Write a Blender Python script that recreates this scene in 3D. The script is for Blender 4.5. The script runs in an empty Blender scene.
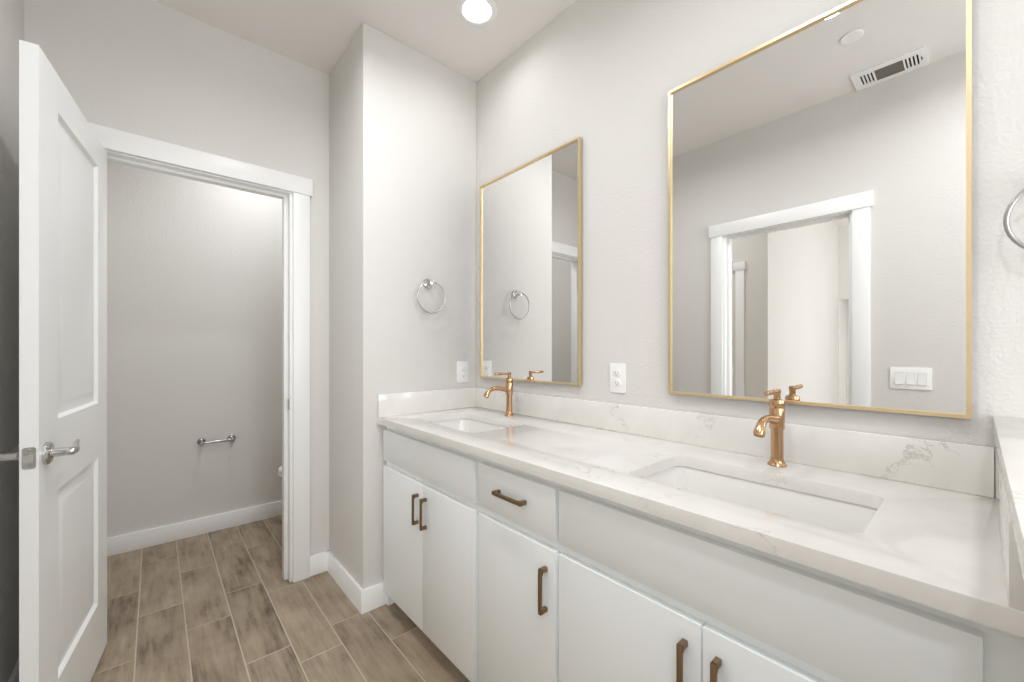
import bpy, bmesh, math, random
from mathutils import Vector, Matrix, Euler
random.seed(7)
scene = bpy.context.scene
C = scene.collection
H = 2.747                    # ceiling height
YF = -1.753                  # face of the wall opposite the mirrors
XD = -0.492                  # face of the wall with the toilet room door
XW = -1.508                  # far wall of the toilet room
CT = 0.90                    # worktop height

# ------------------------------------------------------------------ camera
cam_d = bpy.data.cameras.new('camera')
cam = bpy.data.objects.new('camera', cam_d); C.objects.link(cam)
cam.location = (1.8829, -1.3833, 1.2199)
cam.rotation_euler = (math.radians(90), 0, math.radians(48.735))
cam_d.sensor_fit = 'HORIZONTAL'; cam_d.sensor_width = 36.0
cam_d.lens = 36.0*407.5/1024
cam_d.shift_y = 8.8/1024
cam_d.clip_start = 0.02
scene.camera = cam

# ------------------------------------------------------------------ world, exposure
w = bpy.data.worlds.new('world'); scene.world = w; w.use_nodes = True
w.node_tree.nodes['Background'].inputs[0].default_value = (0.75, 0.85, 1.0, 1)
w.node_tree.nodes['Background'].inputs[1].default_value = 1.0
vs = scene.view_settings
scene.display_settings.display_device = 'sRGB'
vs.view_transform = 'Standard'; vs.look = 'None'; vs.gamma = 1.0; vs.use_curve_mapping = False
vs.exposure = 0.17
scene.cycles.max_bounces = 16; scene.cycles.diffuse_bounces = 10; scene.cycles.glossy_bounces = 8
scene.cycles.caustics_reflective = False; scene.cycles.caustics_refractive = False

# ------------------------------------------------------------------ daylight through the windows
def area(name, loc, rot, sx, sy, power, col, shape='RECTANGLE'):
    l = bpy.data.lights.new(name, 'AREA'); l.shape = shape; l.size = sx
    if shape in ('RECTANGLE', 'ELLIPSE'): l.size_y = sy
    l.energy = power; l.color = col
    o = bpy.data.objects.new(name, l); C.objects.link(o)
    o.location = loc; o.rotation_euler = rot
    return o
DAY = (0.945, 0.962, 1.0)
area('window_daylight', (3.46, -0.86, 1.60), (0, math.radians(90), 0), 1.55, 1.3, 29.5, DAY)
area('bedroom_daylight', (4.06, -4.75, 1.45), (0, math.radians(90), 0), 1.5, 1.6, 90, DAY)
P_CAN = 1.15
WARM = (0.945, 0.962, 1.0)

# ------------------------------------------------------------------ materials
def nt(name):
    m = bpy.data.materials.new(name); m.use_nodes = True
    n = m.node_tree; return m, n, n.nodes['Principled BSDF']
def srgb(r, g, b):
    f = lambda c: (c/255/12.92) if c/255 <= 0.04045 else ((c/255+0.055)/1.055)**2.4
    return (f(r), f(g), f(b), 1)
def simple(name, col, rough=0.5, metal=0.0, bump=0.0, bscale=80, spec=0.5, coat=0.0):
    m, n, p = nt(name)
    p.inputs['Base Color'].default_value = col
    p.inputs['Roughness'].default_value = rough
    p.inputs['Metallic'].default_value = metal
    p.inputs['Specular IOR Level'].default_value = spec
    p.inputs['Coat Weight'].default_value = coat
    tc = n.nodes.new('ShaderNodeTexCoord')
    nz = n.nodes.new('ShaderNodeTexNoise'); nz.inputs['Scale'].default_value = bscale
    nz.inputs['Detail'].default_value = 3
    n.links.new(tc.outputs['Object'], nz.inputs['Vector'])
    if bump:
        b = n.nodes.new('ShaderNodeBump'); b.inputs['Strength'].default_value = bump
        b.inputs['Distance'].default_value = 0.004
        n.links.new(nz.outputs['Fac'], b.inputs['Height'])
        n.links.new(b.outputs['Normal'], p.inputs['Normal'])
    else:   # faint roughness variation
        mr = n.nodes.new('ShaderNodeMapRange')
        mr.inputs['To Min'].default_value = rough*0.9; mr.inputs['To Max'].default_value = min(1, rough*1.1)
        n.links.new(nz.outputs['Fac'], mr.inputs['Value'])
        n.links.new(mr.outputs['Result'], p.inputs['Roughness'])
    return m
M = {}
M['wall'] = simple('wall_paint', srgb(219, 217, 213), 0.75, bump=0.38, bscale=110, spec=0.25)
M['ceiling'] = simple('ceiling_paint', srgb(232, 229, 226), 0.85, bump=0.18, bscale=90, spec=0.2)
M['white_wall'] = simple('white_wall_paint', srgb(232, 230, 226), 0.8, bump=0.15, bscale=110, spec=0.25)
M['trim'] = simple('white_trim_paint', srgb(243, 244, 243), 0.35, spec=0.5)
M['cabinet'] = simple('white_cabinet_paint', srgb(245, 249, 250), 0.38, spec=0.5)
M['plastic'] = simple('white_plastic', srgb(240, 240, 238), 0.3)
M['dark'] = simple('dark_slot', srgb(40, 38, 36), 0.7)
M['slot'] = simple('outlet_slot_grey', srgb(120, 118, 114), 0.7)
M['vent_dark'] = simple('vent_shadow_grey', srgb(118, 112, 104), 0.8)
M['porcelain'] = simple('white_porcelain', srgb(232, 231, 228), 0.08, coat=0.3)
M['chrome'] = simple('chrome', (0.62, 0.62, 0.61, 1), 0.12, 1.0)
M['nickel'] = simple('brushed_nickel', (0.40, 0.39, 0.37, 1), 0.26, 1.0)
M['ring'] = simple('polished_nickel', (0.46, 0.455, 0.445, 1), 0.30, 1.0)
M['gold'] = simple('champagne_gold', srgb(232, 210, 168), 0.36, 1.0)
M['bronze'] = simple('champagne_bronze', srgb(200, 163, 126), 0.20, 1.0)
M['pull'] = simple('antique_bronze', srgb(150, 124, 96), 0.36, 1.0)
M['carpet'] = simple('beige_carpet', srgb(196, 188, 176), 0.95, bump=0.5, bscale=300, spec=0.1)
M['mirror'] = simple('mirror_silver', (0.90, 0.90, 0.89, 1), 0.0, 1.0)
M['mirror'].node_tree.nodes['Principled BSDF'].inputs['Roughness'].default_value = 0
for l in list(M['mirror'].node_tree.links):
    if l.to_socket.name == 'Roughness': M['mirror'].node_tree.links.remove(l)
def emis(name, col, s):
    m, n, p = nt(name)
    p.inputs['Base Color'].default_value = (0.9, 0.9, 0.9, 1)
    p.inputs['Emission Color'].default_value = col; p.inputs['Emission Strength'].default_value = s
    return m
M['lens'] = emis('lit_lens', (1.0, 0.97, 0.93, 1), 6.0)
def glass_mat():
    m, n, p = nt('window_glass')
    p.inputs['Base Color'].default_value = (1, 1, 1, 1); p.inputs['Roughness'].default_value = 0.3
    p.inputs['Transmission Weight'].default_value = 1.0; p.inputs['IOR'].default_value = 1.45
    return m
M['glass'] = glass_mat()

def quartz():
    m, n, p = nt('white_veined_quartz'); N = n.nodes; L = n.links
    tc = N.new('ShaderNodeTexCoord')
    warp = N.new('ShaderNodeTexNoise'); warp.inputs['Scale'].default_value = 3.0; warp.inputs['Detail'].default_value = 5
    L.new(tc.outputs['Object'], warp.inputs['Vector'])
    mx = N.new('ShaderNodeVectorMath'); mx.operation = 'MULTIPLY_ADD'
    mx.inputs[1].default_value = (0.30, 0.30, 0.30)
    L.new(warp.outputs['Color'], mx.inputs[0]); L.new(tc.outputs['Object'], mx.inputs[2])
    v = N.new('ShaderNodeTexNoise'); v.inputs['Scale'].default_value = 4.2; v.inputs['Detail'].default_value = 7
    v.inputs['Roughness'].default_value = 0.62
    L.new(mx.outputs[0], v.inputs['Vector'])
    sub = N.new('ShaderNodeMath'); sub.operation = 'SUBTRACT'; sub.inputs[1].default_value = 0.5
    ab = N.new('ShaderNodeMath'); ab.operation = 'ABSOLUTE'
    L.new(v.outputs['Fac'], sub.inputs[0]); L.new(sub.outputs[0], ab.inputs[0])
    r = N.new('ShaderNodeMapRange'); r.inputs['From Min'].default_value = 0.0; r.inputs['From Max'].default_value = 0.012
    r.inputs['To Min'].default_value = 1.0; r.inputs['To Max'].default_value = 0.0; r.clamp = True
    L.new(ab.outputs[0], r.inputs['Value'])
    mk = N.new('ShaderNodeTexNoise'); mk.inputs['Scale'].default_value = 5.5; mk.inputs['Detail'].default_value = 4
    L.new(tc.outputs['Object'], mk.inputs['Vector'])
    mr = N.new('ShaderNodeMapRange'); mr.inputs['From Min'].default_value = 0.50; mr.inputs['From Max'].default_value = 0.66; mr.clamp = True
    L.new(mk.outputs['Fac'], mr.inputs['Value'])
    mul = N.new('ShaderNodeMath'); mul.operation = 'MULTIPLY'
    L.new(r.outputs[0], mul.inputs[0]); L.new(mr.outputs[0], mul.inputs[1])
    cl = N.new('ShaderNodeTexNoise'); cl.inputs['Scale'].default_value = 7; cl.inputs['Detail'].default_value = 6
    L.new(mx.outputs[0], cl.inputs['Vector'])
    cr = N.new('ShaderNodeMapRange'); cr.inputs['From Min'].default_value = 0.35; cr.inputs['From Max'].default_value = 0.75
    cr.inputs['To Min'].default_value = 0; cr.inputs['To Max'].default_value = 1
    L.new(cl.outputs['Fac'], cr.inputs['Value'])
    m1 = N.new('ShaderNodeMix'); m1.data_type = 'RGBA'
    m1.inputs['A'].default_value = srgb(234, 232, 228); m1.inputs['B'].default_value = srgb(226, 223, 218)
    L.new(cr.outputs[0], m1.inputs['Factor'])
    m2 = N.new('ShaderNodeMix'); m2.data_type = 'RGBA'; m2.inputs['B'].default_value = srgb(200, 197, 192)
    L.new(mul.outputs[0], m2.inputs['Factor']); L.new(m1.outputs['Result'], m2.inputs['A'])
    L.new(m2.outputs['Result'], p.inputs['Base Color'])
    p.inputs['Roughness'].default_value = 0.09
    return m
M['quartz'] = quartz()

def wood_tile():
    m, n, p = nt('wood_look_tile'); N = n.nodes; L = n.links
    tc = N.new('ShaderNodeTexCoord'); geo = N.new('ShaderNodeNewGeometry')
    off = N.new('ShaderNodeVectorMath'); off.operation = 'MULTIPLY'
    comb = N.new('ShaderNodeCombineXYZ')
    for s in 'XYZ': L.new(geo.outputs['Random Per Island'], comb.inputs[s])
    off.inputs[1].default_value = (37, 53, 71); L.new(comb.outputs[0], off.inputs[0])
    add = N.new('ShaderNodeVectorMath'); L.new(tc.outputs['Object'], add.inputs[0]); L.new(off.outputs[0], add.inputs[1])
    def noise(scale, sx, sy, detail, rough=0.55):
        mp = N.new('ShaderNodeMapping'); mp.inputs['Scale'].default_value = (sx, sy, 1)
        L.new(add.outputs[0], mp.inputs['Vector'])
        t = N.new('ShaderNodeTexNoise'); t.inputs['Scale'].default_value = scale
        t.inputs['Detail'].default_value = detail; t.inputs['Roughness'].default_value = rough
        L.new(mp.outputs[0], t.inputs['Vector']); return t
    grain = noise(14, 0.35, 3.2, 6, 0.6); blot = noise(4.2, 1.0, 1.9, 4, 0.6); fine = noise(60, 0.12, 2.2, 4)
    cr = N.new('ShaderNodeValToRGB')
    e = cr.color_ramp.elements
    e[0].position = 0.33; e[0].color = srgb(86, 72, 58)
    e[1].position = 0.66; e[1].color = srgb(176, 160, 139)
    k = cr.color_ramp.elements.new(0.48); k.color = srgb(149, 133, 113)
    def math_(op, a, b):
        x = N.new('ShaderNodeMath'); x.operation = op
        for i, q in enumerate((a, b)):
            if isinstance(q, (int, float)): x.inputs[i].default_value = q
            else: L.new(q, x.inputs[i])
        return x.outputs[0]
    s = math_('ADD', math_('MULTIPLY', grain.outputs['Fac'], 0.35), math_('MULTIPLY', blot.outputs['Fac'], 0.50))
    s = math_('ADD', s, math_('MULTIPLY', fine.outputs['Fac'], 0.15))
    s = math_('ADD', s, math_('MULTIPLY', math_('SUBTRACT', geo.outputs['Random Per Island'], 0.5), 0.07))
    L.new(s, cr.inputs['Fac']); L.new(cr.outputs['Color'], p.inputs['Base Color'])
    p.inputs['Roughness'].default_value = 0.42
    b = N.new('ShaderNodeBump'); b.inputs['Strength'].default_value = 0.12; b.inputs['Distance'].default_value = 0.003
    L.new(grain.outputs['Fac'], b.inputs['Height']); L.new(b.outputs['Normal'], p.inputs['Normal'])
    return m
M['tile'] = wood_tile()
M['grout'] = simple('pale_grout', srgb(194, 183, 164), 0.9)

# ------------------------------------------------------------------ mesh helpers
def merge(bm, b2, mtx=None):
    me = bpy.data.meshes.new('tmp'); b2.to_mesh(me); b2.free()
    if mtx is not None: me.transform(mtx)
    bm.from_mesh(me); bpy.data.meshes.remove(me)
def box(bm, x0, x1, y0, y1, z0, z1, bev=0.0, seg=2):
    b2 = bmesh.new(); bmesh.ops.create_cube(b2, size=1)
    for v in b2.verts:
        v.co = Vector(((x0+x1)/2+v.co.x*(x1-x0), (y0+y1)/2+v.co.y*(y1-y0), (z0+z1)/2+v.co.z*(z1-z0)))
    if bev: bmesh.ops.bevel(b2, geom=list(b2.edges), offset=bev, segments=seg, affect='EDGES', profile=0.5)
    merge(bm, b2)
def lathe(bm, prof, mtx=None, seg=32):
    """prof: list of (r, h) along local +Z"""
    b2 = bmesh.new(); rings = []
    for r, h in prof:
        if r < 1e-6: rings.append([b2.verts.new((0, 0, h))])
        else: rings.append([b2.verts.new((r*math.cos(2*math.pi*i/seg), r*math.sin(2*math.pi*i/seg), h)) for i in range(seg)])
    for a, b in zip(rings, rings[1:]):
        for i in range(seg):
            j = (i+1) % seg
            if len(a) == 1 and len(b) == 1: continue
            if len(a) == 1: b2.faces.new((a[0], b[i], b[j]))
            elif len(b) == 1: b2.faces.new((a[i], a[j], b[0]))
            else: b2.faces.new((a[i], a[j], b[j], b[i]))
    for end in (rings[0], rings[-1]):
        if len(end) > 1: b2.faces.new(end)
    bmesh.ops.recalc_face_normals(b2, faces=b2.faces)
    merge(bm, b2, mtx)
def tube(bm, pts, rad, seg=16, closed=False, flat=1.0):
    pts = [Vector(p) for p in pts]; n = len(pts)
    if not isinstance(rad, (list, tuple)): rad = [rad]*n
    b2 = bmesh.new(); rings = []; up = None
    for i, p in enumerate(pts):
        if closed: t = pts[(i+1) % n]-pts[i-1]
        else: t = pts[min(i+1, n-1)]-pts[max(i-1, 0)]
        t.normalize()
        if up is None:
            up = Vector((0, 0, 1)) if abs(t.z) < 0.9 else Vector((1, 0, 0))
        up = (up-t*up.dot(t)).normalized(); s = t.cross(up)
        rings.append([b2.verts.new(p+(up*math.cos(2*math.pi*k/seg)*flat+s*math.sin(2*math.pi*k/seg))*rad[i]) for k in range(seg)])
    for i in range(n if closed else n-1):
        a, b = rings[i], rings[(i+1) % n]
        for k in range(seg): b2.faces.new((a[k], a[(k+1) % seg], b[(k+1) % seg], b[k]))
    if not closed: b2.faces.new(rings[0]); b2.faces.new(rings[-1])
    bmesh.ops.recalc_face_normals(b2, faces=b2.faces)
    merge(bm, b2)
def rrect(x0, x1, y0, y1, r, seg=6):
    out = []
    for cx, cy, a0 in ((x1-r, y1-r, 0), (x0+r, y1-r, 90), (x0+r, y0+r, 180), (x1-r, y0+r, 270)):
        for i in range(seg+1):
            a = math.radians(a0+90*i/seg); out.append((cx+r*math.cos(a), cy+r*math.sin(a)))
    return out
def plate(bm, outline, holes, h0, h1, mtx=None, bev=0.0):
    """a flat plate with holes, outline in local XY, thickness along Z"""
    b2 = bmesh.new(); edges = []
    for loop in [outline]+list(holes):
        vs_ = [b2.verts.new((x, y, h0)) for x, y in loop]
        edges += [b2.edges.new((vs_[i], vs_[(i+1) % len(vs_)])) for i in range(len(vs_))]
    bmesh.ops.triangle_fill(b2, use_beauty=True, use_dissolve=False, edges=edges)
    bmesh.ops.dissolve_limit(b2, angle_limit=0.001, verts=b2.verts, edges=b2.edges) if not holes else None
    r = bmesh.ops.extrude_face_region(b2, geom=list(b2.faces))
    for v in r['geom']:
        if isinstance(v, bmesh.types.BMVert): v.co.z = h1
    bmesh.ops.recalc_face_normals(b2, faces=b2.faces)
    if bev:
        es = [e for e in b2.edges if len(e.link_faces) == 2 and abs(e.calc_face_angle(0)) > 1.2
              and abs(e.verts[0].co.z-h1) < 1e-6 and abs(e.verts[1].co.z-h1) < 1e-6]
        bmesh.ops.bevel(b2, geom=es, offset=bev, segments=2, affect='EDGES', profile=0.5)
    merge(bm, b2, mtx)
def rotm(axis, deg): return Matrix.Rotation(math.radians(deg), 4, axis)
TO_Y = lambda x, y, z: Matrix.Translation((x, y, z)) @ rotm('X', 90)       # local z -> -y, local y -> z
TO_X = lambda x, y, z: Matrix.Translation((x, y, z)) @ Matrix(((0, 0, 1, 0), (1, 0, 0, 0), (0, 1, 0, 0), (0, 0, 0, 1)))  # local z -> +x, x -> y, y -> z
DOWN = lambda x, y, z: Matrix.Translation((x, y, z)) @ rotm('X', 180)      # local z -> -z
TO_YP = lambda x, y, z: Matrix.Translation((x, y, z)) @ Matrix(((-1, 0, 0, 0), (0, 0, 1, 0), (0, 1, 0, 0), (0, 0, 0, 1)))  # local z -> +y

def obj(name, bm, mat, parent=None, local=False, smooth=True):
    me = bpy.data.meshes.new(name)
    bm.to_mesh(me); bm.free()
    if parent is not None and not local:
        q, off = parent, Vector((0, 0, 0))
        while q is not None: off += q.location; q = q.parent
        me.transform(Matrix.Translation(-off))
    for m in (mat if isinstance(mat, (list, tuple)) else [mat]): me.materials.append(m)
    if smooth:
        me.polygons.foreach_set('use_smooth', [True]*len(me.polygons))
        me.set_sharp_from_angle(angle=math.radians(32))
    o = bpy.data.objects.new(name, me); C.objects.link(o)
    if parent is not None: o.parent = parent
    return o
def struct(name, bm, mat, parent=None):
    o = obj(name, bm, mat, parent)
    if parent is None: o['kind'] = 'structure'
    return o
def tag(o, label, cat, group=None):
    o['label'] = label; o['category'] = cat
    if group: o['group'] = group
    return o
def thing(name, loc, label=None, cat=None, group=None, kind=None):
    o = bpy.data.objects.new(name, None); C.objects.link(o); o.location = loc
    o.empty_display_size = 0.05
    if label: tag(o, label, cat, group)
    if kind: o['kind'] = kind
    return o
def dup(root, loc, label, rotz=0.0):
    r = root.copy(); C.objects.link(r); r.location = loc; r.rotation_euler = (0, 0, rotz); r['label'] = label
    for ch in list(root.children):
        c = ch.copy(); C.objects.link(c); c.parent = r
        for g in ch.children:
            d = g.copy(); C.objects.link(d); d.parent = c
    return r
B = bmesh.new

# ================================================================== SETTING
# ---- floor: wood-look planks over a grout bed
XR = 3.40
bm = B()
box(bm, XW-0.12, XR+0.12, YF-0.115, 0.12, -0.05, -0.0008)
floor = struct('floor', bm, M['grout'])
bm = B()
PL, PW, G = 0.6085, 0.1608, 0.0046
yy = -1.6005-PW
idx = [0.2, -0.305, -0.03, 0.23, 0.015, 0.145, 0.0, 0.26, 0.4, 0.12, 0.33]
for r_, offs in enumerate(idx):
    ya, yb = yy+r_*PW+G/2, yy+(r_+1)*PW-G/2
    ya = max(ya, YF-0.10); yb = min(yb, 0.10)
    if yb-ya < 0.01: continue
    x = offs-PL*3
    while x < XR+0.1:
        xa, xb = max(x+G/2, XW-0.1), min(x+PL-G/2, XR+0.1)
        if xb-xa > 0.01: box(bm, xa, xb, ya, yb, -0.01, 0.0, 0.0005, 1)
        x += PL
obj('plank_tile', bm, M['tile'], floor, smooth=False)['kind'] = 'stuff'

# ---- ceiling
bm = B(); box(bm, XW-0.12, XR+0.12, YF-0.115, 0.12, H, H+0.1); struct('ceiling', bm, M['ceiling'])

# ---- walls
bm = B(); box(bm, XW-0.12, XR+0.12, 0.0, 0.12, 0, H); struct('wall_back', bm, M['wall'])
bm = B(); box(bm, XD, 0.0, -0.653, 0.0, 0, H, 0.004, 2); struct('wall_left', bm, M['wall'])
bm = B(); box(bm, XW-0.12, XW, YF, 0.0, 0, H); struct('wall_toilet_room', bm, M['wall'])
# wall with the toilet room door (hole y -1.552..-0.832, z < 2.058)
bm = B()
DY0, DY1, DZ = -1.581, -0.832, 2.058
box(bm, XD-0.115, XD, YF, DY0, 0, H); box(bm, XD-0.115, XD, DY1, 0.0, 0, H); box(bm, XD-0.115, XD, DY0, DY1, DZ, H)
struct('wall_door', bm, M['wall'])
# wall opposite the mirrors (hole x .662..1.404)
EX0, EX1 = 0.662, 1.404
bm = B()
box(bm, XW-0.12, EX0, YF-0.115, YF, 0, H); box(bm, EX1, XR+0.12, YF-0.115, YF, 0, H); box(bm, EX0, EX1, YF-0.115, YF, DZ, H)
struct('wall_front', bm, M['wall'])
# right end wall with a window hole
WY0, WY1, WZ0, WZ1 = -1.55, -0.17, 0.80, 2.40
bm = B()
for a in ((YF, WY0, 0, H), (WY1, 0.0, 0, H), (WY0, WY1, 0, WZ0), (WY0, WY1, WZ1, H)):
    box(bm, XR, XR+0.12, *a)
struct('wall_right', bm, M['wall'])
# half wall beside the vanity with its stone cap
bm = B(); box(bm, 1.928, 2.035, -0.98, 0.0, 0, 1.047); struct('wall_half', bm, M['wall'])
bm = B(); box(bm, 1.906, 2.048, -0.992, 0.0, 1.047, 1.076, 0.002); struct('trim_3', bm, M['quartz'])

# ---- door casings
def casing(name, mtx, y0, y1, depth_sign=1):
    """built for a wall face at local x=0 facing +x, clear opening y0..y1, head 2.04"""
    root = thing(name, (0, 0, 0), kind='structure')
    def put(n, bm_, mat=M['trim']):
        bmesh.ops.transform(bm_, matrix=mtx, verts=bm_.verts)
        if mtx.determinant() < 0: bmesh.ops.reverse_faces(bm_, faces=bm_.faces)
        return obj(n, bm_, mat, root)
    for s, e in ((-1, y0), (1, y1)):
        bm_ = B(); a, b = sorted((e+s*0.013, e+s*0.093)); box(bm_, 0.0, 0.019, a, b, 0.0, 2.045, 0.0015); put('side_casing', bm_)
    bm_ = B(); box(bm_, 0.0, 0.026, y0-0.105, y1+0.105, 2.045, 2.133, 0.0015); put('head_casing', bm_)
    bm_ = B()
    box(bm_, -0.117, 0.001, y0-0.019, y0, 0.0, 2.04, 0.001); box(bm_, -0.117, 0.001, y1, y1+0.019, 0.0, 2.04, 0.001)
    box(bm_, -0.117, 0.001, y0-0.019, y1+0.019, 2.04, 2.0585, 0.001)
    put('door_jamb', bm_)
    bm_ = B()
    box(bm_, -0.085, -0.040, y0, y0+0.012, 0.0, 2.028, 0.001); box(bm_, -0.085, -0.040, y1-0.018, y1, 0.0, 2.028, 0.001)
    box(bm_, -0.085, -0.040, y0, y1, 2.028, 2.04, 0.001)
    put('door_stop', bm_)
    return root, put
t1, put1 = casing('trim_1', Matrix.Translation((XD, 0, 0)), -1.562, -0.850)
bm = B(); plate(bm, rrect(-0.013, 0.013, -0.028, 0.028, 0.004), [rrect(-0.006, 0.006, -0.014, 0.014, 0.002)], 0, 0.0018)
bmesh.ops.transform(bm, matrix=TO_Y(-0.021, -0.850, 0.932), verts=bm.verts)
put1('strike_plate', bm, M['nickel'])
# opposite door: wall face facing +y -> rotate local x to +y ; local y -> -x
mt = Matrix(((0, -1, 0, 0), (1, 0, 0, YF), (0, 0, 1, 0), (0, 0, 0, 1)))
t2, put2 = casing('trim_2', mt, -1.386, -0.680)
for z in (0.25, 1.05, 1.83):
    bm = B(); box(bm, -0.112, -0.086, -0.682, -0.6795, z-0.045, z+0.045, 0.0005); lathe(bm, [(0, -0.046), (0.006, -0.046), (0.006, 0.046), (0, 0.046)], Matrix.Translation((-0.118, -0.684, z)), 12)
    put2('hinge', bm, M['nickel'])

# ---- baseboards
BH, BT = 0.107, 0.014
def base(name, segs):
    bm_ = B()
    for x0, x1, a0, a1 in segs: box(bm_, x0, x1, a0, a1, 0.0, BH, 0.002)
    struct(name, bm_, M['trim'])
bm = B(); plate(bm, [(XD, -0.653), (XD, -0.653-BT), (BT, -0.653-BT), (BT, -0.50), (0, -0.50), (0, -0.653)], [], 0.0, BH, None, 0.002); struct('baseboard_left', bm, M['trim'])
base('baseboard_door', [(XD, XD+BT, -0.757, -0.653), (XD, XD+BT, YF, -1.656)])
base('baseboard_toilet_room', [(XW, XW+BT, YF, 0.0), (XW, XD-0.115, YF, YF+BT), (XW, XD-0.115, -BT, 0.0),
                               (XD-0.115-BT, XD-0.115, DY1, 0.0), (XD-0.115-BT, XD-0.115, YF, DY0)])
base('baseboard_front', [(XD, 0.587, YF, YF+BT), (1.479, XR, YF, YF+BT)])
base('baseboard_right', [(XR-BT, XR, YF, 0.0)])
base('baseboard_back', [(2.048, XR, -BT, 0.0)])
base('baseboard_half', [(1.914, 1.928, -0.98, -0.56), (1.914, 2.049, -0.994, -0.98), (2.035, 2.049, -0.98, 0.0)])

# ---- window in the right end wall
w1 = thing('window_1', (XR, (WY0+WY1)/2, WZ0), kind='structure')
bm = B()
plate(bm, [(WY0, WZ0), (WY1, WZ0), (WY1, WZ1), (WY0, WZ1)], [[(WY0+0.045, WZ0+0.045), (WY1-0.045, WZ0+0.045), (WY1-0.045, WZ1-0.045), (WY0+0.045, WZ1-0.045)]], 0.07, 0.11, TO_X(XR, 0, 0))
obj('window_frame', bm, M['trim'], w1)
bm = B(); box(bm, XR+0.086, XR+0.092, WY0+0.045, WY1-0.045, WZ0+0.045, WZ1-0.045); obj('window_pane', bm, M['glass'], w1)

# ---- the bedroom beyond the opposite door
H2 = 3.05
BX0, BX1, BY1, BY0 = -1.60, 4.0, YF-0.115, -6.3
bm = B(); box(bm, BX0-0.1, BX1+0.1, BY0-0.9, BY1, -0.05, 0.0); struct('floor.001', bm, M['carpet'])
bm = B(); box(bm, BX0-0.1, BX1+0.1, BY0-0.9, BY1, H2, H2+0.1); struct('ceiling.001', bm, M['ceiling'])
bm = B(); box(bm, BX0, 0.522, BY0, -3.20, 0, H2); struct('wall_hall', bm, M['wall'])
bm = B(); box(bm, BX0-0.1, BX1+0.1, BY1-0.02, BY1, H+0.1, H2+0.1); struct('wall_bedroom_upper', bm, M['wall'])
bm = B()
RX0, RX1, RZ = 0.535, 1.70, 1.97
box(bm, BX0, RX0, BY0-0.12, BY0, 0, H2); box(bm, RX1, BX1, BY0-0.12, BY0, 0, H2); box(bm, RX0, RX1, BY0-0.12, BY0, RZ, H2)
box(bm, BX0, RX0, BY0-0.9, BY0-0.12, 0, H2); box(bm, RX0, BX1, BY0-0.6, BY0-0.5, 0, H2)
struct('wall_bedroom', bm, M['white_wall'])
bm = B(); box(bm, BX0-0.1, BX0, BY0-0.9, BY1, 0, H2); struct('wall_bedroom_left', bm, M['white_wall'])
bm = B()
for a in ((BY0-0.9, -5.55, 0, H2), (-3.95, BY1, 0, H2), (-5.55, -3.95, 0, 0.7), (-5.55, -3.95, 2.2, H2)): box(bm, BX1, BX1+0.1, *a)
struct('wall_bedroom_right', bm, M['white_wall'])
w2 = thing('window_2', (BX1, -4.75, 0.7), kind='structure')
bm = B()
plate(bm, [(-5.55, 0.7), (-3.95, 0.7), (-3.95, 2.2), (-5.55, 2.2)], [[(-5.50, 0.75), (-4.775, 0.75), (-4.775, 2.15), (-5.50, 2.15)], [(-4.725, 0.75), (-4.0, 0.75), (-4.0, 2.15), (-4.725, 2.15)]], 0.02, 0.05, TO_X(BX1, 0, 0))
obj('window_frame', bm, M['trim'], w2)
# a closed door in the hall partition, right jamb edge at x = .322
t4 = thing('trim_4', (0, 0, 0), kind='structure')
for xa, xb in ((0.230, 0.312), (-0.68, -0.598)):
    bm = B(); box(bm, xa, xb, -3.20, -3.182, 0, 2.045, 0.0015); obj('side_casing', bm, M['trim'], t4)
bm = B(); box(bm, -0.69, 0.322, -3.20, -3.175, 2.045, 2.125, 0.0015); obj('head_casing', bm, M['trim'], t4)

# ---- panel door
def panel_leaf(bm, W, z0, z1, T, panels):
    """slab from local x 0..W, y -T..0, moulded panels on both faces"""
    prof = [(0.0, 0.0), (0.009, -0.0105), (0.020, -0.0115), (0.046, -0.003), (0.052, -0.0025)]
    for side in (0, 1):
        Y = 0.0 if side == 0 else -T
        sg = 1 if side == 0 else -1
        def quad(a, b, c, d):
            vs_ = [bm.verts.new(p) for p in (a, b, c, d)]
            bm.faces.new(vs_ if side else vs_[::-1])
        zs = [z0]
        for (xa, xb, za, zb) in panels: zs += [za, zb]
        zs.append(z1)
        xa, xb = panels[0][0], panels[0][1]
        quad((0, Y, z0), (0, Y, z1), (xa, Y, z1), (xa, Y, z0)); quad((xb, Y, z0), (xb, Y, z1), (W, Y, z1), (W, Y, z0))
        for i in range(0, len(zs), 2):
            quad((xa, Y, zs[i]), (xa, Y, zs[i+1]), (xb, Y, zs[i+1]), (xb, Y, zs[i]))
        for (xa, xb, za, zb) in panels:
            loops = []
            for ins, dep in prof:
                loops.append([(xa+ins, Y+sg*dep, za+ins), (xa+ins, Y+sg*dep, zb-ins), (xb-ins, Y+sg*dep, zb-ins), (xb-ins, Y+sg*dep, za+ins)])
            for l0, l1 in zip(loops, loops[1:]):
                for i in range(4):
                    j = (i+1) % 4; quad(l0[i], l0[j], l1[j], l1[i])
            quad(*loops[-1])
    for a in (((0, -T, z0), (0, -T, z1), (0, 0, z1), (0, 0, z0)), ((W, 0, z0), (W, 0, z1), (W, -T, z1), (W, -T, z0)),
              ((0, 0, z1), (0, -T, z1), (W, -T, z1), (W, 0, z1)), ((0, -T, z0), (0, 0, z0), (W, 0, z0), (W, -T, z0))):
        bm.faces.new([bm.verts.new(p) for p in a])
    bmesh.ops.remove_doubles(bm, verts=bm.verts, dist=1e-5)
    bmesh.ops.recalc_face_normals(bm, faces=bm.faces)
bm = B(); panel_leaf(bm, 0.712, 0.012, 2.036, 0.035, [(0.135, 0.567, 0.240, 0.806), (0.135, 0.567, 1.015, 1.926)])
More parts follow.
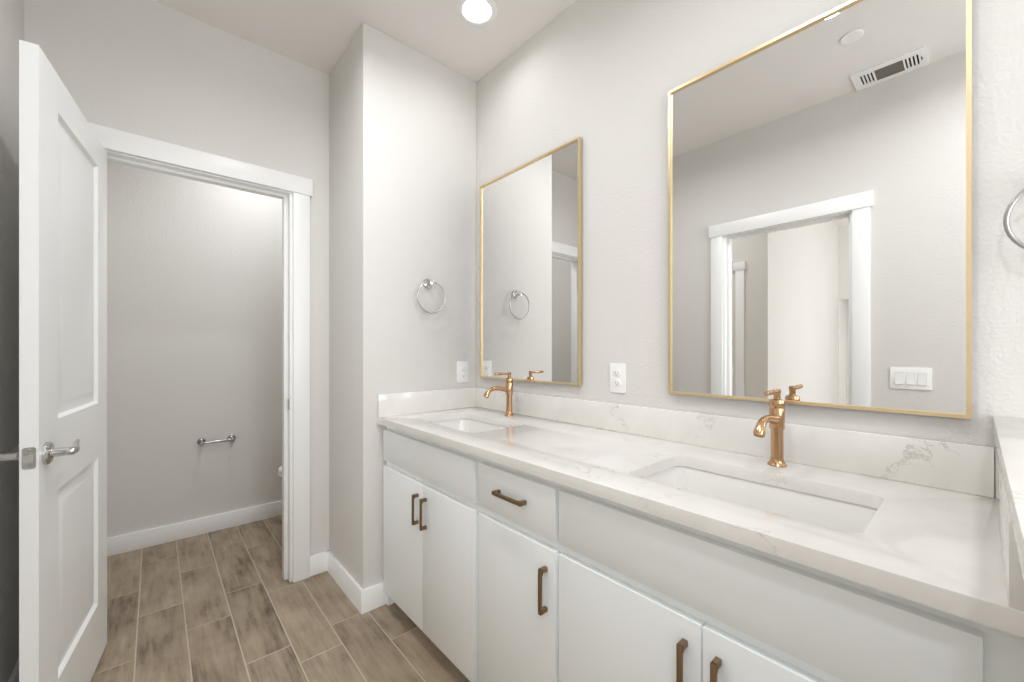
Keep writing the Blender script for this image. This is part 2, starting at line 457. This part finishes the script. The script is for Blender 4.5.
door = obj('door_1', bm, M['trim'])
door['kind'] = 'structure'
door.location = (-0.480, -1.530, 0.0)
door.rotation_euler = (0, 0, math.atan2(-0.083, 0.682))
# lever sets, one on each face
def lever_pts(sg, Y):
    z = 0.932; x = 0.661
    bm_ = B()
    lathe(bm_, [(0, 0), (0.031, 0), (0.031, 0.006), (0.027, 0.010), (0.016, 0.012), (0.0125, 0.016), (0.0115, 0.040), (0.0125, 0.050), (0.010, 0.056), (0, 0.057)],
          (TO_YP if sg > 0 else TO_Y)(x, Y, z), 32)
    pts = [(x+0.006, Y+sg*0.050, z), (x-0.010, Y+sg*0.052, z), (x-0.030, Y+sg*0.050, z+0.001), (x-0.055, Y+sg*0.045, z+0.004), (x-0.080, Y+sg*0.041, z+0.009), (x-0.100, Y+sg*0.039, z+0.013)]
    tube(bm_, pts, [0.0095, 0.0105, 0.0095, 0.0080, 0.0066, 0.0048], 16)
    return bm_
obj('lever_handle', lever_pts(1, 0.0), M['chrome'], door, local=True)
obj('lever_handle', lever_pts(-1, -0.035), M['chrome'], door, local=True)
bm = B(); plate(bm, rrect(-0.0125, 0.0125, -0.0285, 0.0285, 0.006), [], 0, 0.0015, TO_X(0.712, -0.0175, 0.932))
for z in (-0.021, 0.021): lathe(bm, [(0, 0), (0.0038, 0), (0.003, 0.0012), (0, 0.0014)], TO_X(0.7135, -0.0175, 0.932+z), 12)
lp = obj('latch_plate', bm, M['chrome'], door, local=True)
bm = B()
vs_ = [(0.7135, -0.025, 0.922), (0.7135, -0.010, 0.922), (0.7135, -0.010, 0.942), (0.7135, -0.025, 0.942), (0.724, -0.0245, 0.922), (0.724, -0.0245, 0.942)]
v = [bm.verts.new(p) for p in vs_]
for f in ((0, 1, 4), (3, 5, 2), (1, 2, 5, 4), (0, 4, 5, 3), (0, 3, 2, 1)): bm.faces.new([v[i] for i in f])
bmesh.ops.recalc_face_normals(bm, faces=bm.faces)
obj('latch_bolt', bm, M['chrome'], lp, local=True)
for z in (0.22, 1.02, 1.82):
    bm = B(); lathe(bm, [(0, -0.045), (0.0065, -0.045), (0.0065, 0.045), (0, 0.045)], Matrix.Translation((-0.002, -0.042, z)), 14)
    box(bm, -0.0015, 0.0, -0.036, -0.004, z-0.045, z+0.045)
    obj('hinge', bm, M['nickel'], door, local=True)

# ================================================================== VANITY
FY = -0.546          # face frame front
DF = -0.567          # door fronts
CB = 0.068           # cabinet bottom
def cabinet_body(bm, x0, x1, rails, stile_l, stile_r, ends=(False, False)):
    """carcass with a face frame; rails: z ranges of the frame rails"""
    box(bm, x0, x1, FY+0.02, -0.004, CB, CB+0.018)                        # bottom
    box(bm, x0, x0+0.016, FY+0.02, -0.004, CB, 0.868); box(bm, x1-0.016, x1, FY+0.02, -0.004, CB, 0.868)
    box(bm, x0, x1, -0.018, -0.004, CB, 0.868)                             # back
    box(bm, x0, x0+stile_l, FY, FY+0.02, CB, 0.868); box(bm, x1-stile_r, x1, FY, FY+0.02, CB, 0.868)
    for za, zb in rails: box(bm, x0+stile_l, x1-stile_r, FY, FY+0.02, za, zb)
    box(bm, x0, x1, -0.495, -0.477, 0.0, CB)                               # toe kick board
    box(bm, x0, x0+0.016, -0.477, -0.004, 0, CB); box(bm, x1-0.016, x1, -0.477, -0.004, 0, CB)
def front(name, x0, x1, z0, z1, parent):
    bm_ = B(); box(bm_, x0, x1, DF, FY, z0, z1, 0.0016, 2); return obj(name, bm_, M['cabinet'], parent)
def pull(p0, p1, parent, vertical):
    """square bar pull with wider end feet"""
    bm_ = B(); (x0, z0), (x1, z1) = p0, p1
    r = 0.0058
    if vertical:
        x = x0
        box(bm_, x-r, x+r, DF-0.027, DF-0.020, z0, z1, 0.001)
        for z, s in ((z0, 1), (z1, -1)):
            a, b = sorted((z, z+s*0.0125)); box(bm_, x-r, x+r, DF-0.025, DF, a, b, 0.001)
            a, b = sorted((z+s*0.012, z+s*0.017)); box(bm_, x-r, x+r, DF-0.025, DF-0.017, a, b, 0.001)
    else:
        z = z0
        box(bm_, x0, x1, DF-0.027, DF-0.020, z-r, z+r, 0.001)
        for x, s in ((x0, 1), (x1, -1)):
            a, b = sorted((x, x+s*0.0125)); box(bm_, a, b, DF-0.025, DF, z-r, z+r, 0.001)
            a, b = sorted((x+s*0.012, x+s*0.017)); box(bm_, a, b, DF-0.025, DF-0.017, z-r, z+r, 0.001)
    obj('bar_pull', bm_, M['pull'], parent)
ZF0, ZF1, ZD0, ZD1 = 0.698, 0.842, 0.078, 0.671
def sink_cabinet(x0, x1, fx0, fx1, px, label, sl, sr):
    t = thing('sink_cabinet', ((x0+x1)/2, FY, 0.0), label, 'cabinet', 'white vanity cabinets under the worktop')
    bm_ = B(); cabinet_body(bm_, x0, x1, [(CB, 0.090), (0.655, 0.715), (0.830, 0.868)], sl, sr)
    if x0 < 0.1: box(bm_, x0, x0+0.016, FY, -0.477, 0.0, CB+0.01)
    obj('cabinet_body', bm_, M['cabinet'], t)
    front('false_front', fx0, fx1, ZF0, ZF1, t)
    xm = (px[0]+px[1])/2
    for a, b, p in ((fx0, xm-0.0015, px[0]), (xm+0.0015, fx1, px[1])):
        d = front('cabinet_door', a, b, ZD0, ZD1, t); pull((p, 0.505), (p, 0.628), d, True)
    return t
sink_cabinet(0.016, 0.767, 0.026, 0.754, (0.366, 0.432), 'white two-door sink cabinet at the corner end, under the farther sink', 0.03, 0.03)
sink_cabinet(1.138, 1.927, 1.142, 1.889, (1.490, 1.556), 'white two-door sink cabinet under the nearer sink', 0.02, 0.038)
t = thing('drawer_cabinet', (0.9525, FY, 0.0), 'narrow white cabinet with one drawer over one door, between the two sink cabinets', 'cabinet', 'white vanity cabinets under the worktop')
bm = B(); cabinet_body(bm, 0.767, 1.138, [(CB, 0.090), (0.655, 0.715), (0.830, 0.868)], 0.03, 0.02); obj('cabinet_body', bm, M['cabinet'], t)
d = front('drawer', 0.780, 1.130, ZF0, ZF1, t); pull((0.886, 0.774), (1.018, 0.774), d, False)
d = front('cabinet_door', 0.780, 1.130, ZD0, ZD1, t); pull((1.096, 0.496), (1.096, 0.620), d, True)

# ---- worktop with two sink cutouts and splashes
S1 = (0.145, 0.612); S2 = (1.283, 1.752); SY = (-0.470, -0.182)
ct = thing('countertop', (0.95, -0.29, 0.868), 'long white quartz worktop with grey veins, lying on the vanity cabinets', 'countertop')
bm = B()
plate(bm, [(0.002, -0.587), (1.9275, -0.587), (1.9275, -0.002), (0.002, -0.002)], [rrect(S1[0], S1[1], SY[0], SY[1], 0.03), rrect(S2[0], S2[1], SY[0], SY[1], 0.03)], 0.869, CT, None, 0.0015)
obj('slab', bm, M['quartz'], ct)
bm = B(); box(bm, 0.0225, 1.9085, -0.022, -0.001, CT, 1.008, 0.0012); tag(obj('backsplash', bm, M['quartz']), 'long low white quartz backsplash along the mirror wall, on the worktop', 'backsplash')
bm = B(); box(bm, 0.001, 0.0215, -0.587, -0.001, CT, 1.008, 0.0012); tag(obj('side_splash', bm, M['quartz']), 'short white quartz side splash against the left side wall, on the worktop', 'backsplash', 'short side splashes')
bm = B(); box(bm, 1.9093, 1.9275, -0.585, -0.001, CT, 1.008, 0.0012); tag(obj('side_splash', bm, M['quartz']), 'short white quartz side splash at the right end, against the half wall', 'backsplash', 'short side splashes')

# ---- undermount sinks
def sink(x0, x1, label):
    t = thing('sink', ((x0+x1)/2, (SY[0]+SY[1])/2, 0.73), label, 'sink', 'undermount sinks in the worktop')
    b2 = B(); e = 0.006
    def ring(ins, z, r):
        return [b2.verts.new((x, y, z)) for x, y in rrect(x0-e+ins, x1+e-ins, SY[0]-e+ins, SY[1]+e-ins, r, 8)]
    prof_in = [(0.0, 0.868, 0.035), (0.004, 0.862, 0.036), (0.010, 0.80, 0.040), (0.018, 0.765, 0.045), (0.034, 0.747, 0.045), (0.06, 0.741, 0.04), (0.10, 0.738, 0.03)]
    prof_out = [(-0.028, 0.868, 0.05), (-0.028, 0.856, 0.05), (-0.008, 0.850, 0.05), (-0.004, 0.76, 0.05), (0.03, 0.728, 0.05), (0.10, 0.722, 0.03)]
    inn = [ring(*p) for p in prof_in]; out = [ring(*p) for p in prof_out]
    seq = inn[::-1]+out
    for a, b in zip(seq, seq[1:]):
        n = len(a)
        for i in range(n): b2.faces.new((a[i], a[(i+1) % n], b[(i+1) % n], b[i]))
    b2.faces.new(seq[0]); b2.faces.new(seq[-1])
    bmesh.ops.recalc_face_normals(b2, faces=b2.faces)
    obj('basin', b2, M['porcelain'], t)
    b2 = B(); c = ((x0+x1)/2, (SY[0]+SY[1])/2+0.03)
    lathe(b2, [(0, 0.737), (0.024, 0.737), (0.024, 0.7415), (0.019, 0.7425), (0.017, 0.7405), (0.0155, 0.7405), (0.015, 0.744), (0, 0.746)], Matrix.Translation((c[0], c[1], 0)), 28)
    obj('drain', b2, M['bronze'], t)
sink(*S1, 'white rectangular undermount sink at the far corner end of the worktop')
sink(*S2, 'white rectangular undermount sink at the near end of the worktop')

# ---- faucets
def faucet(x, y, label):
    t = thing('faucet', (x, y, CT), label, 'faucet', 'single-lever faucets on the worktop')
    T0 = Matrix.Translation((x, y, CT))
    b2 = B()
    lathe(b2, [(0, 0), (0.0235, 0), (0.0235, 0.003), (0.0215, 0.006), (0.0185, 0.010), (0.0162, 0.016), (0.0155, 0.024), (0.0152, 0.098), (0.0158, 0.101), (0, 0.101)], T0, 36)
    obj('column', b2, M['bronze'], t)
    b2 = B()
    lathe(b2, [(0, 0.101), (0.0178, 0.101), (0.0184, 0.104), (0.0184, 0.156), (0.0176, 0.158), (0.0176, 0.160), (0.0184, 0.162), (0.0184, 0.176), (0.017, 0.181), (0.011, 0.184), (0, 0.184)], T0, 36)
    obj('valve_body', b2, M['bronze'], t)
    b2 = B()
    pts = [(0, -0.008, 0.126), (0, -0.035, 0.130), (0, -0.065, 0.136), (0, -0.088, 0.138), (0, -0.106, 0.136), (0, -0.121, 0.130), (0, -0.132, 0.121), (0, -0.138, 0.111)]
    pts = [(x+a, y+b, CT+c) for a, b, c in pts]
    tube(b2, pts, [0.0128, 0.0112, 0.0100, 0.0098, 0.0100, 0.0104, 0.0110, 0.0112], 20)
    a = Vector(pts[-1]); dr = (a-Vector(pts[-2])).normalized()
    q = dr.to_track_quat('Z', 'Y').to_matrix().to_4x4()
    lathe(b2, [(0, -0.004), (0.0130, -0.004), (0.0136, 0.0), (0.0132, 0.010), (0.0105, 0.012), (0.0095, 0.009), (0, 0.009)], Matrix.Translation(a) @ q, 24)
    obj('spout', b2, M['bronze'], t)
    b2 = B()
    lathe(b2, [(0, 0.184), (0.0085, 0.184), (0.0080, 0.196), (0.0095, 0.200), (0.0095, 0.209), (0.0075, 0.2115), (0, 0.212)], T0, 24)
    tube(b2, [(x, y+0.002, CT+0.2045), (x, y-0.03, CT+0.2045), (x, y-0.04, CT+0.2045), (x, y-0.044, CT+0.2045), (x, y-0.086, CT+0.2055), (x, y-0.090, CT+0.2056)],
         [0.0046, 0.0046, 0.0046, 0.0068, 0.0066, 0.0052], 18)
    obj('lever', b2, M['bronze'], t)
    return t
f1 = faucet(0.383, -0.085, 'bronze-gold single-lever faucet behind the farther sink')
dup(f1, (1.518, -0.085, CT), 'bronze-gold single-lever faucet behind the nearer sink')

# ---- mirrors
def mirror(x0, x1, z0, z1, label):
    t = thing('wall_mirror', ((x0+x1)/2, 0.0, z0), label, 'mirror', 'gold-framed mirrors over the vanity')
    fw = 0.0085; b2 = B()
    P = lambda i: [(x0+i, z0+i), (x1-i, z0+i), (x1-i, z1-i), (x0+i, z1-i)]
    plate(b2, P(0), [P(fw)], 0.0015, 0.021, TO_Y(0, 0, 0))
    obj('mirror_frame', b2, M['gold'], t)
    b2 = B(); box(b2, x0+fw-0.002, x1-fw+0.002, -0.013, -0.004, z0+fw-0.002, z1-fw+0.002)
    obj('mirror_glass', b2, M['mirror'], t)
mirror(0.058, 0.765, 1.066, 2.131, 'gold-framed rectangular mirror in the corner, above the farther sink')
mirror(1.165, 1.876, 1.066, 2.131, 'gold-framed rectangular mirror above the nearer sink, reflecting a doorway')

# ---- towel rings
def towel_ring(loc, label, rotz):
    """built on a wall in plane local y=0, facing local -y"""
    t = thing('towel_ring', loc, label, 'towel ring', 'chrome towel rings on the walls')
    b2 = B()
    lathe(b2, [(0, 0.001), (0.0255, 0.001), (0.0255, 0.005), (0.022, 0.009), (0.012, 0.012), (0.0095, 0.018), (0.0095, 0.034), (0.0135, 0.038), (0.0145, 0.046), (0.0125, 0.054), (0, 0.056)], TO_Y(0, 0, 0), 32)
    obj('wall_mount', b2, M['chrome'], t, local=True)
    b2 = B(); R_ = 0.079
    tube(b2, [(R_*math.sin(2*math.pi*i/64), -0.046-0.004*math.cos(2*math.pi*i/64), -R_+0.004+R_*math.cos(2*math.pi*i/64)) for i in range(64)], 0.0043, 12, closed=True)
    obj('ring', b2, M['ring'], t, local=True)
    t.rotation_euler = (0, 0, rotz); return t
r1 = towel_ring((0.0, -0.318, 1.563), 'chrome towel ring on the left side wall beside the corner mirror', math.radians(90))
dup(r1, (2.003, 0.0, 1.563), 'chrome towel ring cut by the right edge, right of the large mirror', 0.0)

# ---- outlets and light switch
def outlet(loc, label, rotz):
    t = thing('power_outlet', loc, label, 'outlet', 'white duplex outlets on the walls')
    b2 = B(); plate(b2, rrect(-0.0365, 0.0365, -0.058, 0.058, 0.004), [], 0.0005, 0.006, TO_Y(0, 0, 0), 0.002)
    obj('cover_plate', b2, M['plastic'], t, local=True)
    for s in (1, -1):
        b2 = B()
        plate(b2, rrect(-0.0165, 0.0165, -0.0135, 0.0135, 0.010), [], 0.0055, 0.0085, TO_Y(0, 0, s*0.0195), 0.0006)
        rc = obj('receptacle', b2, M['plastic'], t, local=True)
        b2 = B()
        for dx, hh in ((-0.0065, 0.0040), (0.0065, 0.0033)): box(b2, dx-0.0011, dx+0.0011, -0.0089, -0.0080, s*0.0195+0.002-hh, s*0.0195+0.002+hh)
        lathe(b2, [(0, 0), (0.0024, 0), (0.0024, 0.0006), (0, 0.0006)], TO_Y(0, -0.0083, s*0.0195-0.0075), 10)
        so = obj('slots', b2, M['slot'], rc, local=True)
    b2 = B(); lathe(b2, [(0, 0), (0.003, 0), (0.0025, 0.001), (0, 0.0012)], TO_Y(0, -0.006, 0), 12); obj('screw', b2, M['plastic'], t, local=True)
    t.rotation_euler = (0, 0, rotz); return t
o1 = outlet((0.945, 0.0, 1.108), 'white duplex outlet on the wall between the two mirrors', 0.0)
dup(o1, (0.0, -0.096, 1.098), 'white duplex outlet on the left side wall, low in the corner', math.radians(90))
t = thing('light_switch', (1.645, YF, 1.063), 'white triple rocker light switch plate on the wall opposite, seen in the large mirror', 'light switch')
bm = B(); plate(bm, rrect(-0.083, 0.083, -0.060, 0.060, 0.004), [], 0.0005, 0.006, TO_YP(1.645, YF, 1.063), 0.002); obj('cover_plate', bm, M['plastic'], t)
for k_ in (-1, 0, 1):
    bm = B(); c = 1.645+k_*0.046
    plate(bm, rrect(-0.0185, 0.0185, -0.035, 0.035, 0.002), [rrect(-0.0160, 0.0160, -0.0325, 0.0325, 0.002)], 0.0055, 0.0072, TO_YP(c, YF, 1.063))
    fr = obj('rocker_bezel', bm, M['plastic'], t)
    bm = B(); b2 = B()
    v = [bm.verts.new(p) for p in ((-0.0155, -0.032, 0.005), (0.0155, -0.032, 0.005), (0.0155, 0.032, 0.005), (-0.0155, 0.032, 0.005),
                                  (-0.0155, -0.032, 0.0120), (0.0155, -0.032, 0.0120), (0.0155, 0.0, 0.0078), (-0.0155, 0.0, 0.0078), (0.0155, 0.032, 0.0065), (-0.0155, 0.032, 0.0065))]
    for f in ((0, 1, 5, 4), (4, 5, 6, 7), (7, 6, 8, 9), (9, 8, 2, 3), (0, 3, 2, 1), (0, 4, 7, 9, 3), (1, 2, 8, 6, 5)): bm.faces.new([v[i] for i in f])
    bmesh.ops.recalc_face_normals(bm, faces=bm.faces)
    bmesh.ops.transform(bm, matrix=TO_YP(c, YF, 1.063), verts=bm.verts); b2.free()
    obj('rocker', bm, M['plastic'], t)

# ---- ceiling things
def downlight(loc, label, power):
    t = thing('recessed_downlight', loc, label, 'ceiling light', 'recessed downlights in the ceiling')
    bm_ = B()
    seg = 48; prof = [(0.065, 0.0005), (0.065, 0.005), (0.070, 0.007), (0.086, 0.004), (0.092, 0.0005)]
    rings = [[bm_.verts.new((r*math.cos(2*math.pi*i/seg), r*math.sin(2*math.pi*i/seg), -h)) for i in range(seg)] for r, h in prof]
    for i_ in range(len(rings)):
        a, b = rings[i_], rings[(i_+1) % len(rings)]
        for i in range(seg): bm_.faces.new((a[i], a[(i+1) % seg], b[(i+1) % seg], b[i]))
    bmesh.ops.recalc_face_normals(bm_, faces=bm_.faces)
    bmesh.ops.translate(bm_, vec=Vector(loc), verts=bm_.verts)
    obj('trim_ring', bm_, M['plastic'], t)
    bm_ = B(); lathe(bm_, [(0, 0.0005), (0.065, 0.0005), (0.064, 0.003), (0.04, 0.0042), (0, 0.0046)], DOWN(*loc), 40); obj('lens', bm_, M['lens'], t)
    a = area('downlight_beam', (loc[0], loc[1], loc[2]-0.012), (0, 0, 0), 0.125, 0.125, power, WARM, 'DISK')
    a.data.spread = math.radians(160)
    return t
downlight((0.403, -0.294, H), 'lit round recessed downlight in the ceiling near the corner', P_CAN)
downlight((-1.05, -0.85, H), 'round recessed downlight in the toilet room ceiling, out of view', 6.9)
downlight((0.55, -0.90, H), 'round fill downlight added over the floor in front of the farther sink cabinet, out of view', 5.5)  # unseen lamp added as fill for the toilet door wall
downlight((2.15, -1.25, H), 'round fill downlight added in the ceiling near the door wall, out of view', 5.6)  # added fill lamp, lifts the fronts of the nearer cabinets
downlight((1.45, -0.90, H), 'round fill downlight added over the floor in front of the nearer sink cabinet, out of view', 4.6)  # extra unseen lamp, evens the light on worktop and cabinet fronts

downlight((-0.25, -2.55, H2), 'round fill downlight added in the hall ceiling beyond the opposite doorway, out of view', 9.0)  # lamp added to brighten the front of the hall partition

t = thing('ceiling_vent', (1.567, -1.648, H), 'white rectangular ceiling air vent with louvres, seen in the large mirror', 'air vent')
VX0, VX1, VY0, VY1 = 1.420, 1.715, -1.748, -1.548
holes = []
for s in (0, 1):
    for k_ in range(4 if s == 0 else 5):
        xa = VX0+0.034+k_*0.0145 if s == 0 else VX0+0.214+k_*0.0145
        e_ = 0.045 if k_ < 4 else 0.080
        holes.append([(xa, VY0+e_), (xa+0.0075, VY0+e_), (xa+0.0075, VY1-e_), (xa, VY1-e_)])
mid = [(VX0+0.094, VY0+0.040), (VX0+0.207, VY0+0.040), (VX0+0.207, VY1-0.040), (VX0+0.094, VY1-0.040)]
bm = B(); plate(bm, [(VX0, VY0), (VX1, VY0), (VX1, VY1), (VX0, VY1)], holes+[mid], 0.0, 0.008, Matrix.Translation((0, 0, H-0.0085)))
obj('grille_frame', bm, M['plastic'], t)
bm = B(); box(bm, VX0+0.02, VX1-0.02, VY0+0.02, VY1-0.02, H-0.0022, H-0.0004); obj('dark_backing', bm, M['dark'], t)
bm = B()
for k_ in range(9):
    yv = VY0+0.046+k_*0.0135
    b2 = B(); box(b2, VX0+0.094, VX0+0.207, -0.0045, 0.0045, -0.0006, 0.0006)
    merge(bm, b2, Matrix.Translation((0, yv, H-0.0065)) @ rotm('X', 25))
obj('louvre', bm, M['vent_dark'], t)
t = thing('ceiling_cover', (1.482, -1.197, H), 'small plain round white cover plate on the ceiling, seen in the large mirror', 'ceiling cover')
bm = B(); lathe(bm, [(0, 0.0005), (0.045, 0.0005), (0.045, 0.004), (0.042, 0.006), (0, 0.0065)], DOWN(1.482, -1.197, H), 40); obj('cover_plate', bm, M['plastic'], t)

# ---- paper holder in the toilet room
t = thing('toilet_paper_holder', (XW, -1.066, 0.611), 'empty brushed metal toilet paper holder on the toilet room wall', 'paper holder')
for s in (-1, 1):
    bm = B(); yv = -1.066+s*0.083
    lathe(bm, [(0, 0.0005), (0.0235, 0.0005), (0.0235, 0.006), (0.019, 0.010), (0.0105, 0.013), (0.0095, 0.05), (0.0125, 0.054), (0.0135, 0.062), (0.011, 0.069), (0, 0.070)], TO_X(XW, yv, 0.611), 28)
    obj('wall_mount', bm, M['nickel'], t)
bm = B(); tube(bm, [(XW+0.061, -1.066-0.081, 0.611), (XW+0.061, -1.10, 0.611), (XW+0.061, -1.09, 0.611), (XW+0.061, -1.03, 0.611), (XW+0.061, -1.02, 0.611), (XW+0.061, -1.066+0.081, 0.611)], [0.0072, 0.0072, 0.0085, 0.0085, 0.0072, 0.0072], 18)
obj('roller_bar', bm, M['nickel'], t)

# ---- toilet, almost wholly behind the door casing
TX = -1.10
t = thing('toilet', (TX, -0.4, 0.0), 'white toilet mostly hidden behind the door casing of the toilet room', 'toilet')
def oval(cx, cy, rx, ryf, ryb, n=40):
    return [(cx+rx*math.sin(2*math.pi*i/n), cy-(ryf if math.cos(2*math.pi*i/n) > 0 else ryb)*math.cos(2*math.pi*i/n)) for i in range(n)]
def loft(bm_, secs, cap0=True, cap1=True):
    rings = [[bm_.verts.new((x, y, z)) for x, y in pts] for pts, z in secs]
    for a, b in zip(rings, rings[1:]):
        for i in range(len(a)): bm_.faces.new((a[i], a[(i+1) % len(a)], b[(i+1) % len(a)], b[i]))
    if cap0: bm_.faces.new(rings[0])
    if cap1: bm_.faces.new(rings[-1])
    bmesh.ops.recalc_face_normals(bm_, faces=bm_.faces)
bm = B()
loft(bm, [(oval(TX, -0.33, 0.115, 0.22, 0.19), 0.0), (oval(TX, -0.33, 0.105, 0.21, 0.19), 0.06), (oval(TX, -0.35, 0.10, 0.21, 0.20), 0.16), (oval(TX, -0.38, 0.135, 0.27, 0.22), 0.27),
          (oval(TX, -0.41, 0.175, 0.315, 0.22), 0.35), (oval(TX, -0.42, 0.183, 0.325, 0.21), 0.395), (oval(TX, -0.42, 0.178, 0.32, 0.205), 0.402),
          (oval(TX, -0.43, 0.13, 0.26, 0.15), 0.402), (oval(TX, -0.43, 0.12, 0.24, 0.14), 0.36), (oval(TX, -0.42, 0.06, 0.12, 0.08), 0.24)])
obj('bowl', bm, M['porcelain'], t)
bm = B()
loft(bm, [(oval(TX, -0.43, 0.187, 0.325, 0.20), 0.406), (oval(TX, -0.43, 0.190, 0.329, 0.203), 0.411), (oval(TX, -0.43, 0.186, 0.325, 0.20), 0.424),
          (oval(TX, -0.43, 0.12, 0.25, 0.14), 0.424), (oval(TX, -0.43, 0.12, 0.25, 0.14), 0.406), (oval(TX, -0.43, 0.187, 0.325, 0.20), 0.406)], False, False)
obj('seat', bm, M['plastic'], t)
bm = B()
loft(bm, [(oval(TX, -0.43, 0.184, 0.323, 0.20), 0.428), (oval(TX, -0.43, 0.188, 0.327, 0.203), 0.434), (oval(TX, -0.43, 0.184, 0.323, 0.20), 0.446), (oval(TX, -0.43, 0.15, 0.28, 0.17), 0.450)])
obj('lid', bm, M['plastic'], t)
bm = B(); box(bm, TX-0.19, TX+0.19, -0.205, -0.016, 0.403, 0.74, 0.02, 4); obj('tank', bm, M['porcelain'], t)
bm = B(); box(bm, TX-0.20, TX+0.20, -0.213, -0.012, 0.741, 0.775, 0.010, 3); obj('tank_lid', bm, M['porcelain'], t)
bm = B(); lathe(bm, [(0, 0), (0.012, 0), (0.010, 0.012), (0, 0.013)], TO_Y(TX-0.13, -0.205, 0.68), 18); box(bm, TX-0.14, TX-0.06, -0.226, -0.218, 0.674, 0.686, 0.003); obj('flush_lever', bm, M['chrome'], t)

for ch in t.children: ch.data.transform(Matrix.Translation((0, -0.023, 0)))
